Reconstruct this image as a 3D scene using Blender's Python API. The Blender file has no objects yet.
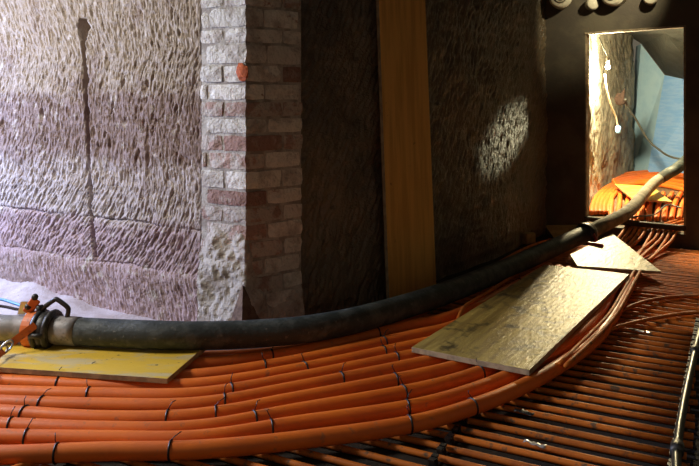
import bpy, bmesh, math, random
import numpy as np
from mathutils import Vector, Matrix, noise as mnoise

sc = bpy.context.scene
COL = sc.collection
random.seed(7)
RNG = np.random.default_rng(11)

# ------------------------------------------------------------------ camera
H, F, CX, HY = 1.3, 720.0, 350.0, 95.0          # eye height, focal length in px, horizon row
cam_d = bpy.data.cameras.new('camera')
cam_d.sensor_fit = 'HORIZONTAL'; cam_d.sensor_width = 36.0
cam_d.lens = 36.0 * F / 699.0
cam_d.shift_y = -(233.0 - HY) / 699.0
cam_d.clip_start = 0.05
cam = bpy.data.objects.new('camera', cam_d); COL.objects.link(cam)
cam.location = (0, 0, H); cam.rotation_euler = (math.pi / 2, 0, 0)
sc.camera = cam

# ------------------------------------------------------------------ world, lights, exposure
w = bpy.data.worlds.new('world'); sc.world = w; w.use_nodes = True
w.node_tree.nodes['Background'].inputs[0].default_value = (1.0, 0.86, 0.62, 1)
w.node_tree.nodes['Background'].inputs[1].default_value = 0.125
sc.view_settings.view_transform = 'Standard'
sc.view_settings.look = 'None'
sc.view_settings.gamma = 1.0
sc.view_settings.exposure = 0.0
sc.view_settings.use_curve_mapping = False

def light(name, kind, loc, target, energy, color, **kw):
    d = bpy.data.lights.new(name, kind); d.energy = energy; d.color = color
    for k, v in kw.items(): setattr(d, k, v)
    o = bpy.data.objects.new(name, d); COL.objects.link(o); o.location = loc
    if target is not None:
        o.rotation_euler = (Vector(target) - Vector(loc)).to_track_quat('-Z', 'Y').to_euler()
    return o
# daylight coming down the side passage on the left
light('daylight_shaft', 'AREA', (-3.7, 3.2, 2.65), (-0.9, 3.4, 0.2), 170, (1.0, 0.96, 0.90), shape='RECTANGLE', size=0.8, size_y=0.8)
light('daylight_passage', 'AREA', (-4.0, 4.6, 1.15), (-1.6, 4.6, 0.6), 150, (0.42, 0.55, 1.0), shape='RECTANGLE', size=0.9, size_y=1.0)
# bulb in the next room
LAMP = (2.96, 8.25, 1.62)
light('bulb_light', 'POINT', LAMP, None, 820, (1.0, 0.82, 0.46), shadow_soft_size=0.05)
# site lamp further along the passage, beyond the right edge of the picture
SITE = (2.5, 5.9, 2.62)
# second bulb in the next room, behind the right jamb
l2 = light('second_lamp_light', 'SPOT', (3.95, 7.2, 0.95), (1.25, 6.13, 0.98), 105, (1.0, 0.92, 0.58), spot_size=math.radians(16), spot_blend=1.0, shadow_soft_size=0.03)
l2.rotation_euler = (l2.rotation_euler.to_matrix() @ Matrix.Rotation(math.radians(-38), 3, 'Z')).to_euler(); l2.scale = (.55, 1.15, 1)   # oblong beam
light('site_lamp_light', 'SPOT', (2.5, 5.4, 2.62), (2.35, 6.6, 2.14), 115, (1.0, 0.88, 0.55), spot_size=math.radians(50), spot_blend=1.0, shadow_soft_size=0.03)
light('site_lamp_light', 'SPOT', SITE, (3.15, 5.5, 0.0), 190, (1.0, 0.84, 0.50), spot_size=math.radians(30), spot_blend=0.6, shadow_soft_size=0.03)

# ------------------------------------------------------------------ helpers
def G(x, y, z=0.0):
    d = F * (H - z) / (y - HY)
    return Vector(((x - CX) / F * d, d, z))
def on_line(p, q, x):
    """plan point where the sight column x crosses the plan line p-q"""
    k = (x - CX) / F
    t = (k * p[1] - p[0]) / ((q[0] - p[0]) - k * (q[1] - p[1]))
    return Vector((p[0] + t * (q[0] - p[0]), p[1] + t * (q[1] - p[1]), 0))
def zat(pt, y): return H - (y - HY) / F * pt[1]

def mk(name, verts, faces, mat, parent=None, smooth=False, **tags):
    v = np.array([tuple(p) for p in verts], dtype=float)
    org = np.array([(v[:, 0].min() + v[:, 0].max()) / 2, (v[:, 1].min() + v[:, 1].max()) / 2, v[:, 2].min()])
    me = bpy.data.meshes.new(name)
    me.from_pydata([tuple(p) for p in (v - org)], [], [tuple(int(i) for i in f) for f in faces])
    me.validate(); me.update()
    if smooth: me.polygons.foreach_set('use_smooth', [True] * len(me.polygons))
    if mat: me.materials.append(mat)
    o = bpy.data.objects.new(name, me); COL.objects.link(o)
    loc = Vector(org)
    if parent is not None:
        o.parent = parent; loc = loc - WLOC[parent.name]
    o.location = loc; WLOC[o.name] = Vector(org)
    for k, val in tags.items(): o[k] = val
    return o
WLOC = {}
def empty(name, loc, label, category, group=None):
    o = bpy.data.objects.new(name, None); COL.objects.link(o); o.location = loc
    o.empty_display_size = 0.05
    WLOC[o.name] = Vector(loc)
    o['label'] = label; o['category'] = category
    if group: o['group'] = group
    return o

def catmull(pts, n=8):
    P = [Vector(p) for p in pts]
    P = [P[0] * 2 - P[1]] + P + [P[-1] * 2 - P[-2]]
    out = []
    for i in range(1, len(P) - 2):
        a, b, c, d = P[i-1], P[i], P[i+1], P[i+2]
        for j in range(n):
            t = j / n
            out.append(0.5 * ((2*b) + (c-a)*t + (2*a-5*b+4*c-d)*t*t + (3*b-a-3*c+d)*t**3))
    out.append(P[-2].copy())
    return out
def tube(path, r, sides=12, caps=True):
    """r: number or list; returns verts, faces"""
    V, Fc = [], []
    n = len(path)
    rr = r if isinstance(r, (list, tuple)) else [r] * n
    up = Vector((0, 0, 1)); prev = None
    for i, p in enumerate(path):
        t = (path[min(i+1, n-1)] - path[max(i-1, 0)]).normalized()
        if prev is None:
            s = t.cross(up)
            if s.length < 1e-3: s = t.cross(Vector((1, 0, 0)))
            s.normalize()
        else:
            s = (prev - t * prev.dot(t)).normalized()
        prev = s; u = s.cross(t)
        for k in range(sides):
            a = 2 * math.pi * k / sides
            V.append(p + (s * math.cos(a) + u * math.sin(a)) * rr[i])
    for i in range(n - 1):
        for k in range(sides):
            k2 = (k + 1) % sides
            Fc.append((i*sides+k, i*sides+k2, (i+1)*sides+k2, (i+1)*sides+k))
    if caps:
        Fc.append(tuple(range(sides))[::-1]); Fc.append(tuple((n-1)*sides + k for k in range(sides)))
    Fc = [f[::-1] for f in Fc]
    return V, Fc
def merge(*parts):
    V, Fc = [], []
    for v, f in parts:
        o = len(V); V += list(v); Fc += [tuple(i + o for i in q) for q in f]
    return V, Fc
def hexa(b, t):
    """box from 4 bottom and 4 top points"""
    return list(b) + list(t), [(3,2,1,0), (4,5,6,7), (0,1,5,4), (1,2,6,5), (2,3,7,6), (3,0,4,7)]
def box(c, ax, ay, az):
    c, ax, ay, az = map(Vector, (c, ax, ay, az))
    b = [c-ax-ay-az, c+ax-ay-az, c+ax+ay-az, c-ax+ay-az]
    return hexa(b, [p + az*2 for p in b])
def ring_along(c, t, R, r, n=16, m=6):
    t = Vector(t).normalized(); s = t.cross(Vector((0, 0, 1))).normalized(); u = s.cross(t)
    V, Fc = [], []
    for i in range(n):
        a = 2*math.pi*i/n; d = s*math.cos(a) + u*math.sin(a)
        for j in range(m):
            b = 2*math.pi*j/m
            V.append(Vector(c) + d*(R + r*math.cos(b)) + t*(r*math.sin(b)))
    for i in range(n):
        for j in range(m):
            Fc.append((i*m+j, ((i+1) % n)*m+j, ((i+1) % n)*m+(j+1) % m, i*m+(j+1) % m))
    return V, Fc
def bevel_obj(o, wd=0.004, seg=2):
    m = o.modifiers.new('bevel', 'BEVEL'); m.width = wd; m.segments = seg; m.limit_method = 'ANGLE'
    return o

# ------------------------------------------------------------------ materials
def mat(name, col, rough=0.6, col2=None, scale=6.0, lo=0.4, hi=0.6, stretch=(1, 1, 1), bump=0.0, bscale=60.0, bdist=0.01,
        col3=None, scale3=20.0, lo3=0.55, hi3=0.7, metal=0.0, spec=0.5, rough2=None, rand=0.0, detail=8.0, zgrad=None, bstretch=None, rot=0.0):
    m = bpy.data.materials.new(name); m.use_nodes = True
    nt = m.node_tree; N = nt.nodes; L = nt.links
    b = N['Principled BSDF']
    b.inputs['Roughness'].default_value = rough; b.inputs['Metallic'].default_value = metal
    b.inputs['Specular IOR Level'].default_value = spec
    geo = N.new('ShaderNodeNewGeometry')
    def mapped(st):
        mp = N.new('ShaderNodeMapping'); mp.inputs['Scale'].default_value = st
        if rot:
            m0 = N.new('ShaderNodeMapping'); m0.inputs['Rotation'].default_value = (0, 0, -rot)
            L.new(geo.outputs['Position'], m0.inputs['Vector']); L.new(m0.outputs['Vector'], mp.inputs['Vector'])
        else: L.new(geo.outputs['Position'], mp.inputs['Vector'])
        return mp.outputs['Vector']
    def noise(sc_, st, dt=detail):
        n = N.new('ShaderNodeTexNoise'); n.inputs['Scale'].default_value = sc_; n.inputs['Detail'].default_value = dt
        n.inputs['Roughness'].default_value = 0.6
        L.new(mapped(st), n.inputs['Vector']); return n.outputs['Fac']
    def ramp(src, a, c):
        r = N.new('ShaderNodeMapRange'); r.inputs['From Min'].default_value = a; r.inputs['From Max'].default_value = c
        r.interpolation_type = 'SMOOTHSTEP'
        L.new(src, r.inputs['Value']); return r.outputs['Result']
    def mix(fac, A, B):
        x = N.new('ShaderNodeMix'); x.data_type = 'RGBA'
        if hasattr(fac, 'is_output'): L.new(fac, x.inputs[0])
        else: x.inputs[0].default_value = fac
        for sock, val in ((x.inputs[6], A), (x.inputs[7], B)):
            if hasattr(val, 'is_output'): L.new(val, sock)
            else: sock.default_value = (*val, 1)
        return x.outputs[2]
    c = col
    if zgrad:                                    # rock beds of another colour at other heights: [(z, colour)...]
        sp = N.new('ShaderNodeSeparateXYZ'); L.new(geo.outputs['Position'], sp.inputs[0])
        wob = N.new('ShaderNodeMath'); wob.operation = 'MULTIPLY_ADD'
        L.new(noise(2.2, (1, 1, 1), 3), wob.inputs[0]); wob.inputs[1].default_value = 0.30; L.new(sp.outputs['Z'], wob.inputs[2])
        c = zgrad[0][1]
        for z, cc in zgrad[1:]:
            c = mix(ramp(wob.outputs[0], z + 0.10, z + 0.22), c, cc)
    if col2: c = mix(ramp(noise(scale, stretch), lo, hi), c, col2)
    if col3: c = mix(ramp(noise(scale3, (1, 1, 1)), lo3, hi3), c, col3)
    if rand:
        oi = N.new('ShaderNodeObjectInfo')
        hs = N.new('ShaderNodeHueSaturation')
        r = N.new('ShaderNodeMapRange'); r.inputs['To Min'].default_value = 1 - rand; r.inputs['To Max'].default_value = 1 + rand
        L.new(oi.outputs['Random'], r.inputs['Value']); L.new(r.outputs['Result'], hs.inputs['Value'])
        if hasattr(c, 'is_output'): L.new(c, hs.inputs['Color'])
        else: hs.inputs['Color'].default_value = (*c, 1)
        c = hs.outputs['Color']
    if hasattr(c, 'is_output'): L.new(c, b.inputs['Base Color'])
    else: b.inputs['Base Color'].default_value = (*c, 1)
    if rough2 is not None:
        r = N.new('ShaderNodeMapRange'); r.inputs['From Min'].default_value = 0.35; r.inputs['From Max'].default_value = 0.65
        r.inputs['To Min'].default_value = rough; r.inputs['To Max'].default_value = rough2
        L.new(noise(scale * 2, (1, 1, 1)), r.inputs['Value']); L.new(r.outputs['Result'], b.inputs['Roughness'])
    if bump:
        bp = N.new('ShaderNodeBump'); bp.inputs['Strength'].default_value = bump; bp.inputs['Distance'].default_value = bdist
        L.new(noise(bscale, bstretch or stretch), bp.inputs['Height']); L.new(bp.outputs['Normal'], b.inputs['Normal'])
    return m

M = {}
M['sandstone'] = mat('sandstone', (.5, .4, .33), 0.85, zgrad=[(0, (.37, .26, .25)), (0.52, (.42, .35, .31)), (0.88, (.235, .16, .13)), (1.28, (.36, .285, .215))],
                     col2=(.25, .175, .145), scale=3.0, lo=.48, hi=.75, col3=(.50, .43, .36), scale3=14, lo3=.55, hi3=.70, bump=.9, bscale=60, bdist=.014, bstretch=(1, 1, .35))
M['dark_rock'] = mat('dark_rock', (.17, .125, .075), 0.28, col2=(.10, .075, .048), scale=3, lo=.4, hi=.65, col3=(.23, .165, .095), scale3=9, lo3=.58, hi3=.7,
                     bump=.8, bscale=70, bdist=.012, spec=.9)
M['end_wall'] = mat('end_wall_render', (.12, .10, .07), 0.75, col2=(.08, .065, .05), scale=3, lo=.4, hi=.6, bump=.4, bscale=50, bdist=.006)
M['next_rock'] = mat('next_rock', (.25, .235, .185), 0.85, col2=(.15, .135, .10), scale=6, lo=.45, hi=.65, bump=.6, bscale=30, bdist=.02)
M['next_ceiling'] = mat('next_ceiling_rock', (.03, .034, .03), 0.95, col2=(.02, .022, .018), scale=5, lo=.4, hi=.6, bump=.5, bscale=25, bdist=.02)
M['blue_sheet'] = mat('blue_sheet', (.20, .42, .86), 0.6, col2=(.27, .48, .88), scale=5, lo=.4, hi=.6, bump=.3, bscale=6, bdist=.02, stretch=(1, 1, 6))
M['white_sheet'] = mat('white_sheet', (.40, .62, .84), 0.6, col2=(.34, .56, .80), scale=5, lo=.4, hi=.6, bump=.2, bscale=10, bdist=.01)
M['floor'] = mat('dark_floor', (.028, .019, .011), 0.95, col2=(.016, .011, .007), scale=7, lo=.4, hi=.6, col3=(.06, .042, .028), scale3=40, lo3=.62, hi3=.72, bump=.7, bscale=70, bdist=.01)
M['sand'] = mat('pale_sand', (.50, .44, .44), 0.95, col2=(.40, .33, .31), scale=9, lo=.4, hi=.65, bump=.7, bscale=60, bdist=.01)
M['orange'] = mat('orange_plastic', (.86, .195, .02), 0.42, col2=(.76, .16, .018), scale=5, lo=.4, hi=.6, col3=(.50, .16, .06), scale3=26, lo3=.60, hi3=.74, rand=.06, rough2=.55, bump=.05, bscale=40)
M['thin_orange'] = mat('thin_orange_plastic', (.66, .18, .022), 0.55, col2=(.46, .12, .02), scale=8, lo=.45, hi=.65, col3=(.14, .085, .05), scale3=25, lo3=.55, hi3=.68, rand=.14, rough2=.75, spec=.3)
M['tie'] = mat('black_tie', (.008, .008, .008), 0.4)
M['rail'] = mat('black_rail', (.012, .012, .013), 0.45)
M['rubber'] = mat('black_rubber', (.028, .036, .034), 0.6, col2=(.075, .085, .08), scale=12, lo=.45, hi=.65, col3=(.13, .13, .115), scale3=38, lo3=.60, hi3=.72, bump=.5, bscale=50, bdist=.008)
M['steel'] = mat('worn_steel', (.20, .19, .18), 0.5, col2=(.30, .27, .25), scale=14, lo=.45, hi=.6, metal=.0, col3=(.10, .085, .075), scale3=30, bump=.2, bscale=60)
M['dark_steel'] = mat('dark_steel', (.035, .033, .03), 0.45, col2=(.09, .085, .08), scale=22, lo=.5, hi=.65, metal=.4, bump=.25, bscale=70)
M['concrete_skin'] = mat('cement_crusted_hose', (.27, .24, .18), 0.85, col2=(.16, .14, .10), scale=10, lo=.4, hi=.6, bump=.6, bscale=50, bdist=.008)
M['yellow_board'] = mat('yellow_board', (.72, .47, .05), 0.45, col2=(.58, .46, .22), scale=5, lo=.48, hi=.62, stretch=(1, 3, 1), col3=(.20, .14, .05), scale3=34, lo3=.62, hi3=.70, bump=.15, bscale=40)
M['old_board'] = mat('old_board', (.50, .35, .09), 0.44, col2=(.33, .22, .06), scale=24, lo=.40, hi=.64, stretch=(.07, 1, 1), rot=math.radians(57), col3=(.12, .085, .03), scale3=9, lo3=.50, hi3=.66, bump=.5, bscale=40, bdist=.012, bstretch=(.3, 1, 1), spec=.45)
M['edge_wood'] = mat('board_edge', (.40, .33, .20), 0.7, col2=(.26, .21, .13), scale=20, lo=.4, hi=.6)
M['plank'] = mat('upright_plank_wood', (.80, .46, .12), 0.5, col2=(.64, .34, .08), scale=20, lo=.4, hi=.62, stretch=(1, 1, .05), col3=(.24, .11, .03), scale3=16, lo3=.66, hi3=.76, bump=.08, bscale=40)
M['offcut'] = mat('offcut_wood', (.42, .28, .12), 0.7, col2=(.3, .19, .08), scale=16, lo=.4, hi=.6)
M['mortar'] = mat('mortar', (.50, .46, .40), 0.95, col2=(.30, .26, .22), scale=12, lo=.4, hi=.6, bump=.8, bscale=80, bdist=.01)
M['brick_white'] = mat('whitewashed_brick', (.74, .70, .62), 0.9, col2=(.46, .40, .34), scale=9, lo=.44, hi=.66, col3=(.33, .19, .14), scale3=13, lo3=.62, hi3=.70, rand=.12, bump=1.0, bscale=38, bdist=.022)
M['brick_mixed'] = mat('half_bare_brick', (.52, .46, .40), 0.9, col2=(.38, .25, .20), scale=10, lo=.46, hi=.58, col3=(.30, .26, .23), scale3=22, lo3=.6, hi3=.7, rand=.12, bump=1.0, bscale=38, bdist=.022)
M['brick_red'] = mat('bare_red_brick', (.32, .19, .15), 0.9, col2=(.44, .34, .28), scale=14, lo=.5, hi=.66, rand=.1, bump=1.0, bscale=38, bdist=.022)
M['chip'] = mat('fresh_brick_chip', (.55, .13, .04), 0.9, col2=(.40, .09, .03), scale=30, lo=.4, hi=.6, bump=.8, bscale=60)
M['plaster'] = mat('crumbling_plaster', (.50, .45, .39), 0.95, col2=(.34, .28, .23), scale=9, lo=.45, hi=.65, col3=(.40, .26, .20), scale3=7, lo3=.62, hi3=.72, bump=.9, bscale=70, bdist=.012)
M['stub'] = mat('pale_pipe_plastic', (.55, .50, .40), 0.55, col2=(.38, .33, .25), scale=18, lo=.45, hi=.65)
M['dark_hole'] = mat('dark_inner', (.05, .04, .035), 0.8)
M['ratchet_orange'] = mat('ratchet_orange', (.70, .17, .03), 0.5, col2=(.35, .09, .03), scale=40, lo=.5, hi=.7)
M['chrome'] = mat('bright_steel', (.55, .53, .50), 0.3, metal=.9)
M['blue_cable'] = mat('blue_cable', (.10, .30, .62), 0.5)
M['red'] = mat('red_plastic', (.40, .03, .02), 0.4)
M['rag'] = mat('brown_rag', (.03, .014, .009), 0.95, col2=(.02, .009, .006), scale=30)
M['grey_cable'] = mat('grey_cable', (.06, .07, .07), 0.5)
M['film'] = mat('crumpled_film', (.35, .32, .30), 0.25, spec=.8)
M['green_pipe'] = mat('dark_green_pipe', (.030, .034, .024), 0.36, col2=(.05, .05, .04), scale=15, spec=.5)
em = bpy.data.materials.new('bulb_glass'); em.use_nodes = True
em.node_tree.nodes['Principled BSDF'].inputs['Emission Color'].default_value = (1, .86, .55, 1)
em.node_tree.nodes['Principled BSDF'].inputs['Emission Strength'].default_value = 60
M['bulb'] = em

def struct(name, V, Fc, m, smooth=False, parent=None, **t):
    return mk(name, V, Fc, m, parent, smooth, kind='structure', **t)

# ------------------------------------------------------------------ plan of the place
ZF = -0.03                                       # bare floor; the thin pipes lie on it and reach up to z = 0
C0 = G(246, 335)                                 # foot of the pillar's outer corner
WL = Vector((-1336, 720, 0)).normalized()        # along the lit wall, away to the left
R0 = G(303, 322); R1 = G(410, 290); R2 = G(548, 231)   # foot of the passage wall
UD = (R0 - C0).normalized()
EDIR = Vector((.82, -.57, 0)).normalized()       # along the end wall, towards the right
UEND = Vector((.57, .82, 0)).normalized()        # through the end wall
NL = Vector((-.474, -.88, 0)).normalized()       # lit wall faces this way
P_END = R2.copy()
D_L = on_line(P_END, P_END + EDIR, 585.5); D_R = on_line(P_END, P_END + EDIR, 686.5)
SILL, HEAD = 0.10, zat(D_L, 33)
CEIL = 2.75
T_END = 0.09

# ------------------------------------------------------------------ hewn rock surfaces
def strokes(nu, nv, res, n, ang, length, width, depth, rows=None, seed=1, vmin=0, vmax=None):
    """height field of chisel strokes; rows: list of (v0, v1, angle)"""
    r = np.random.default_rng(seed); h = np.zeros((nv, nu))
    for _ in range(n):
        cu = r.uniform(0, nu * res); cv = r.uniform(0, nv * res)
        a = ang
        if rows:
            for (a0, a1, aa) in rows:
                if a0 <= cv < a1: a = aa
        a += r.normal(0, .12)
        L_ = length * r.uniform(.5, 1.4); W_ = width * r.uniform(.6, 1.5); D_ = depth * r.uniform(.3, 1.2)
        i0 = max(0, int((cu - L_) / res)); i1 = min(nu, int((cu + L_) / res) + 2)
        j0 = max(0, int((cv - L_) / res)); j1 = min(nv, int((cv + L_) / res) + 2)
        if i1 <= i0 or j1 <= j0: continue
        uu = (np.arange(i0, i1) * res - cu)[None, :]; vv = (np.arange(j0, j1) * res - cv)[:, None]
        s = uu * math.cos(a) + vv * math.sin(a); t = -uu * math.sin(a) + vv * math.cos(a)
        g = np.exp(-(t / W_) ** 2) * np.clip(1 - (s / L_) ** 2, 0, 1)
        h[j0:j1, i0:i1] -= D_ * g
    return h
def combed(nu, nv, res, row_h, gap, half, width, depth, rows, seed):
    """parallel pick marks side by side, course by course"""
    r = np.random.default_rng(seed); h = np.zeros((nv, nu)); v = 0.0
    while v < nv * res:
        rh = row_h * r.uniform(.7, 1.35); u = -.1
        while u < nu * res + .1:
            a = next((aa for a0, a1, aa in rows if a0 <= v < a1), rows[-1][2]) + .22 * math.sin(u * 2.1 + v * 3) + r.normal(0, .07)
            cu, cv = u, v + rh * .5 + r.normal(0, rh * .16)
            L_ = half * r.uniform(.6, 1.35); W_ = width * r.uniform(.6, 1.5); D_ = depth * r.uniform(.35, 1.25)
            u += gap * r.uniform(.6, 1.5)
            i0 = max(0, int((cu - L_) / res)); i1 = min(nu, int((cu + L_) / res) + 2)
            j0 = max(0, int((cv - L_) / res)); j1 = min(nv, int((cv + L_) / res) + 2)
            if i1 <= i0 or j1 <= j0: continue
            uu = (np.arange(i0, i1) * res - cu)[None, :]; vv = (np.arange(j0, j1) * res - cv)[:, None]
            s = uu * math.cos(a) + vv * math.sin(a); t = -uu * math.sin(a) + vv * math.cos(a)
            g = np.exp(-(t / W_) ** 2) * np.clip(1 - (s / L_) ** 2, 0, 1)
            h[j0:j1, i0:i1] = np.minimum(h[j0:j1, i0:i1], -D_ * g)
        v += rh
    return h
def smooth_noise(nu, nv, res, size, amp, seed):
    r = np.random.default_rng(seed)
    cu, cv = int(nu * res / size) + 3, int(nv * res / size) + 3
    g = r.uniform(-1, 1, (cv, cu))
    u = np.arange(nu) * res / size; v = np.arange(nv) * res / size
    iu, iv = u.astype(int), v.astype(int); fu, fv = u - iu, v - iv
    fu = fu * fu * (3 - 2 * fu); fv = fv * fv * (3 - 2 * fv)
    a = g[np.ix_(iv, iu)] * (1 - fu) + g[np.ix_(iv, iu + 1)] * fu
    b = g[np.ix_(iv + 1, iu)] * (1 - fu) + g[np.ix_(iv + 1, iu + 1)] * fu
    return amp * (a * (1 - fv[:, None]) + b * fv[:, None])
def rock_sheet(name, plan, z0, z1, res, hfun, m, smooth=True, **t):
    """plan polyline swept up, displaced along its normal (to the right of the walking direction)"""
    seg = [(plan[i+1] - plan[i]).length for i in range(len(plan) - 1)]
    Ltot = sum(seg); nu = int(Ltot / res) + 1; nv = int((z1 - z0) / res) + 1
    h = hfun(nu, nv, res)
    base = np.zeros((nu, 3)); nor = np.zeros((nu, 3))
    nrm = [Vector(((b - a).y, -(b - a).x, 0)).normalized() for a, b in zip(plan[:-1], plan[1:])]
    for i in range(nu):
        s = min(i * res, Ltot - 1e-6); k = 0
        while k < len(seg) - 1 and s > seg[k]: s -= seg[k]; k += 1
        p = plan[k].lerp(plan[k+1], s / seg[k]); n = nrm[k].copy()
        bl = 0.10                                # round the corners
        if k < len(seg) - 1 and seg[k] - s < bl: n = (n.lerp(nrm[k+1], .5 * (1 - (seg[k] - s) / bl))).normalized()
        if k > 0 and s < bl: n = (n.lerp(nrm[k-1], .5 * (1 - s / bl))).normalized()
        base[i] = (p.x, p.y, 0); nor[i] = tuple(n)
    zz = z0 + np.arange(nv) * res
    V = base[None] + nor[None] * h[:, :, None]
    V[:, :, 2] += zz[:, None]
    V = V.reshape(-1, 3)
    idx = np.arange(nu * nv).reshape(nv, nu)
    Fc = np.stack([idx[:-1, :-1], idx[:-1, 1:], idx[1:, 1:], idx[1:, :-1]], -1).reshape(-1, 4)
    return struct(name, V, Fc, m, smooth, **t)

# lit sandstone wall on the left: plan runs from far left to the pillar, facing the camera
LWK = 0.05                                       # set back behind the pillar face
WA = C0 + WL * 0.318 - NL * LWK
left_end = WA + WL * 2.6
def u_of_px(x):
    p = on_line(WA, left_end, x); return (p - left_end).length, p
def h_left(nu, nv, res):
    rows = []
    u0, p0 = u_of_px(97)
    zs = [zat(p0, yy) - ZF for yy in (330, 262, 219, 190, 112, 58, -40, -200)]
    ang = [2.05, 1.05, 1.15, 1.45, 1.25, 1.75, 1.2]
    for i in range(len(zs) - 1): rows.append((zs[i], zs[i+1], ang[i]))
    h = smooth_noise(nu, nv, res, .45, .018, 3) + smooth_noise(nu, nv, res, .12, .006, 4) + smooth_noise(nu, nv, res, .03, .003, 5) + smooth_noise(nu, nv, res, .014, .0022, 7)
    h += combed(nu, nv, res, .062, .0125, .048, .0042, .0135, rows, 6) + strokes(nu, nv, res, 2500, 1.2, .03, .004, .006, rows, 66)
    h += strokes(nu, nv, res, 500, 1.3, .05, .008, .014, rows, 8)
    uu = np.arange(nu) * res; vv = np.arange(nv) * res
    rb = np.random.default_rng(9)
    wob = np.cumsum(rb.normal(0, .0011, nu)); wob2 = np.cumsum(rb.normal(0, .0011, nu))
    for zc, wv, dp, brk in ((zs[2], wob, .022, True), (zs[1], wob2, .012, False)):     # bedding cracks
        dep = dp * np.clip(np.sin(uu * 7.3) * .6 + .75, 0.1, 1.2)
        h -= dep[None, :] * np.exp(-((vv[:, None] - zc - wv[None, :]) / .007) ** 2)
    h -= .06 * np.exp(-((uu - uu[-1] + .008) / .011) ** 2)[None, :]      # open joint against the pillar
    # lower bed stands a little proud
    h += .020 / (1 + np.exp((vv[:, None] - zs[1]) / .012))
    # the long vertical groove
    for pxa, ya, pxb, yb in ((82, 18, 89, 205), (89, 205, 95, 258)):
        ua, pa = u_of_px(pxa); ub, pb = u_of_px(pxb)
        va, vb = zat(pa, ya) - ZF, zat(pb, yb) - ZF
        sel = (vv <= va) & (vv >= vb)
        uc = ua + (ub - ua) * (vv - va) / (vb - va)
        wd = .013 + .003 * np.sin(vv * 19)
        if ya < 30: wd = wd + .03 * np.clip(1 - np.abs(va - .06 - vv) / .08, 0, 1)
        g = np.exp(-((uu[None, :] - uc[:, None]) / wd[:, None]) ** 4)
        h -= sel[:, None] * .085 * g
    return h
rock_sheet('wall_left', [left_end, WA], ZF, 2.45, .005, h_left, M['sandstone'], label='pale chiselled sandstone wall with a long vertical groove')

# passage wall (dark, hewn)
def h_pass(nu, nv, res):
    h = smooth_noise(nu, nv, res, .5, .030, 21) + smooth_noise(nu, nv, res, .15, .012, 22)
    h += combed(nu, nv, res, .075, .022, .055, .0075, .014, [(0, 9, 1.15)], 23) + strokes(nu, nv, res, 2500, 1.15, .05, .007, .010, None, 24)
    h += smooth_noise(nu, nv, res, .035, .003, 25)
    return h
RN0 = Vector(((R1 - R0).y, -(R1 - R0).x, 0)).normalized()
rock_sheet('wall_passage', [R0 - UD * .10 - RN0 * .05, R0 - RN0 * .05, R1, R2, R2 + (R2 - R1).normalized() * .10], ZF, CEIL, .0095, h_pass, M['dark_rock'], label='dark hewn rock wall of the passage')

# end wall with the doorway
def wall_piece(a, b, z0, z1):
    n = UEND * T_END
    return hexa([a + Vector((0, 0, z0)), b + Vector((0, 0, z0)), b + n + Vector((0, 0, z0)), a + n + Vector((0, 0, z0))],
                [a + Vector((0, 0, z1)), b + Vector((0, 0, z1)), b + n + Vector((0, 0, z1)), a + n + Vector((0, 0, z1))])
E_A = P_END - EDIR * .35; E_B = D_R + EDIR * 2.6
hl = zat(D_L, 32.5); hr = zat(D_R, 25)
pieces = merge(wall_piece(E_A, D_L, ZF, CEIL), wall_piece(D_R, E_B, ZF, CEIL), wall_piece(D_L, D_R, ZF, SILL))
n_ = UEND * T_END; z_ = Vector((0, 0, 1))
lint = hexa([D_L + z_*hl, D_R + z_*hr, D_R + n_ + z_*hr, D_L + n_ + z_*hl], [D_L + z_*CEIL, D_R + z_*CEIL, D_R + n_ + z_*CEIL, D_L + n_ + z_*CEIL])
V, Fc = merge(pieces, lint)
struct('wall_end', V, Fc, M['end_wall'], label='dark rendered end wall around the lit doorway')
# pale strips added round the doorway: lamp light on the reveal, painted as colour
def lining(a, b, c, d, th):
    pass
dl = Vector(D_L); dr = Vector(D_R)
tw = .018; inn = EDIR * tw
V, Fc = merge(hexa([dl + z_*(hl-tw) - UEND*.008, dr + z_*(hr-tw) - UEND*.008, dr + z_*(hr-tw) + n_, dl + z_*(hl-tw) + n_],
                   [dl + z_*hl - UEND*.008, dr + z_*hr - UEND*.008, dr + z_*hr + n_, dl + z_*hl + n_]),
              hexa([dr - inn + z_*SILL - UEND*.008, dr + z_*SILL - UEND*.008, dr + z_*SILL + n_, dr - inn + z_*SILL + n_],
                   [dr - inn + z_*(hr-tw) - UEND*.008, dr + z_*(hr-tw) - UEND*.008, dr + z_*(hr-tw) + n_, dr - inn + z_*(hr-tw) + n_]),
              hexa([dl + z_*SILL, dl + inn*.7 + z_*SILL, dl + inn*.7 + z_*SILL + n_, dl + z_*SILL + n_],
                   [dl + z_*(hl-tw), dl + inn*.7 + z_*(hl-tw), dl + inn*.7 + z_*(hl-tw) + n_, dl + z_*(hl-tw) + n_]))
struct('trim_1', V, Fc, mat('lit_reveal_strip', (.42, .33, .22), .7, col2=(.25, .19, .12), scale=20), label='thin pale strip painted as the lamp-lit edge of the doorway')

bz0, bz1 = .132, .176
V, Fc = hexa([dl - UEND*.03 + z_*bz0, dr - UEND*.03 + z_*bz0, dr + UEND*.03 + z_*bz0, dl + UEND*.03 + z_*bz0], [dl - UEND*.03 + z_*bz1, dr - UEND*.03 + z_*bz1, dr + UEND*.03 + z_*bz1, dl + UEND*.03 + z_*bz1])
bevel_obj(struct('trim_3', V, Fc, M['dark_hole'], label='dark threshold beam across the foot of the doorway above the pipes'), .005)

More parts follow.
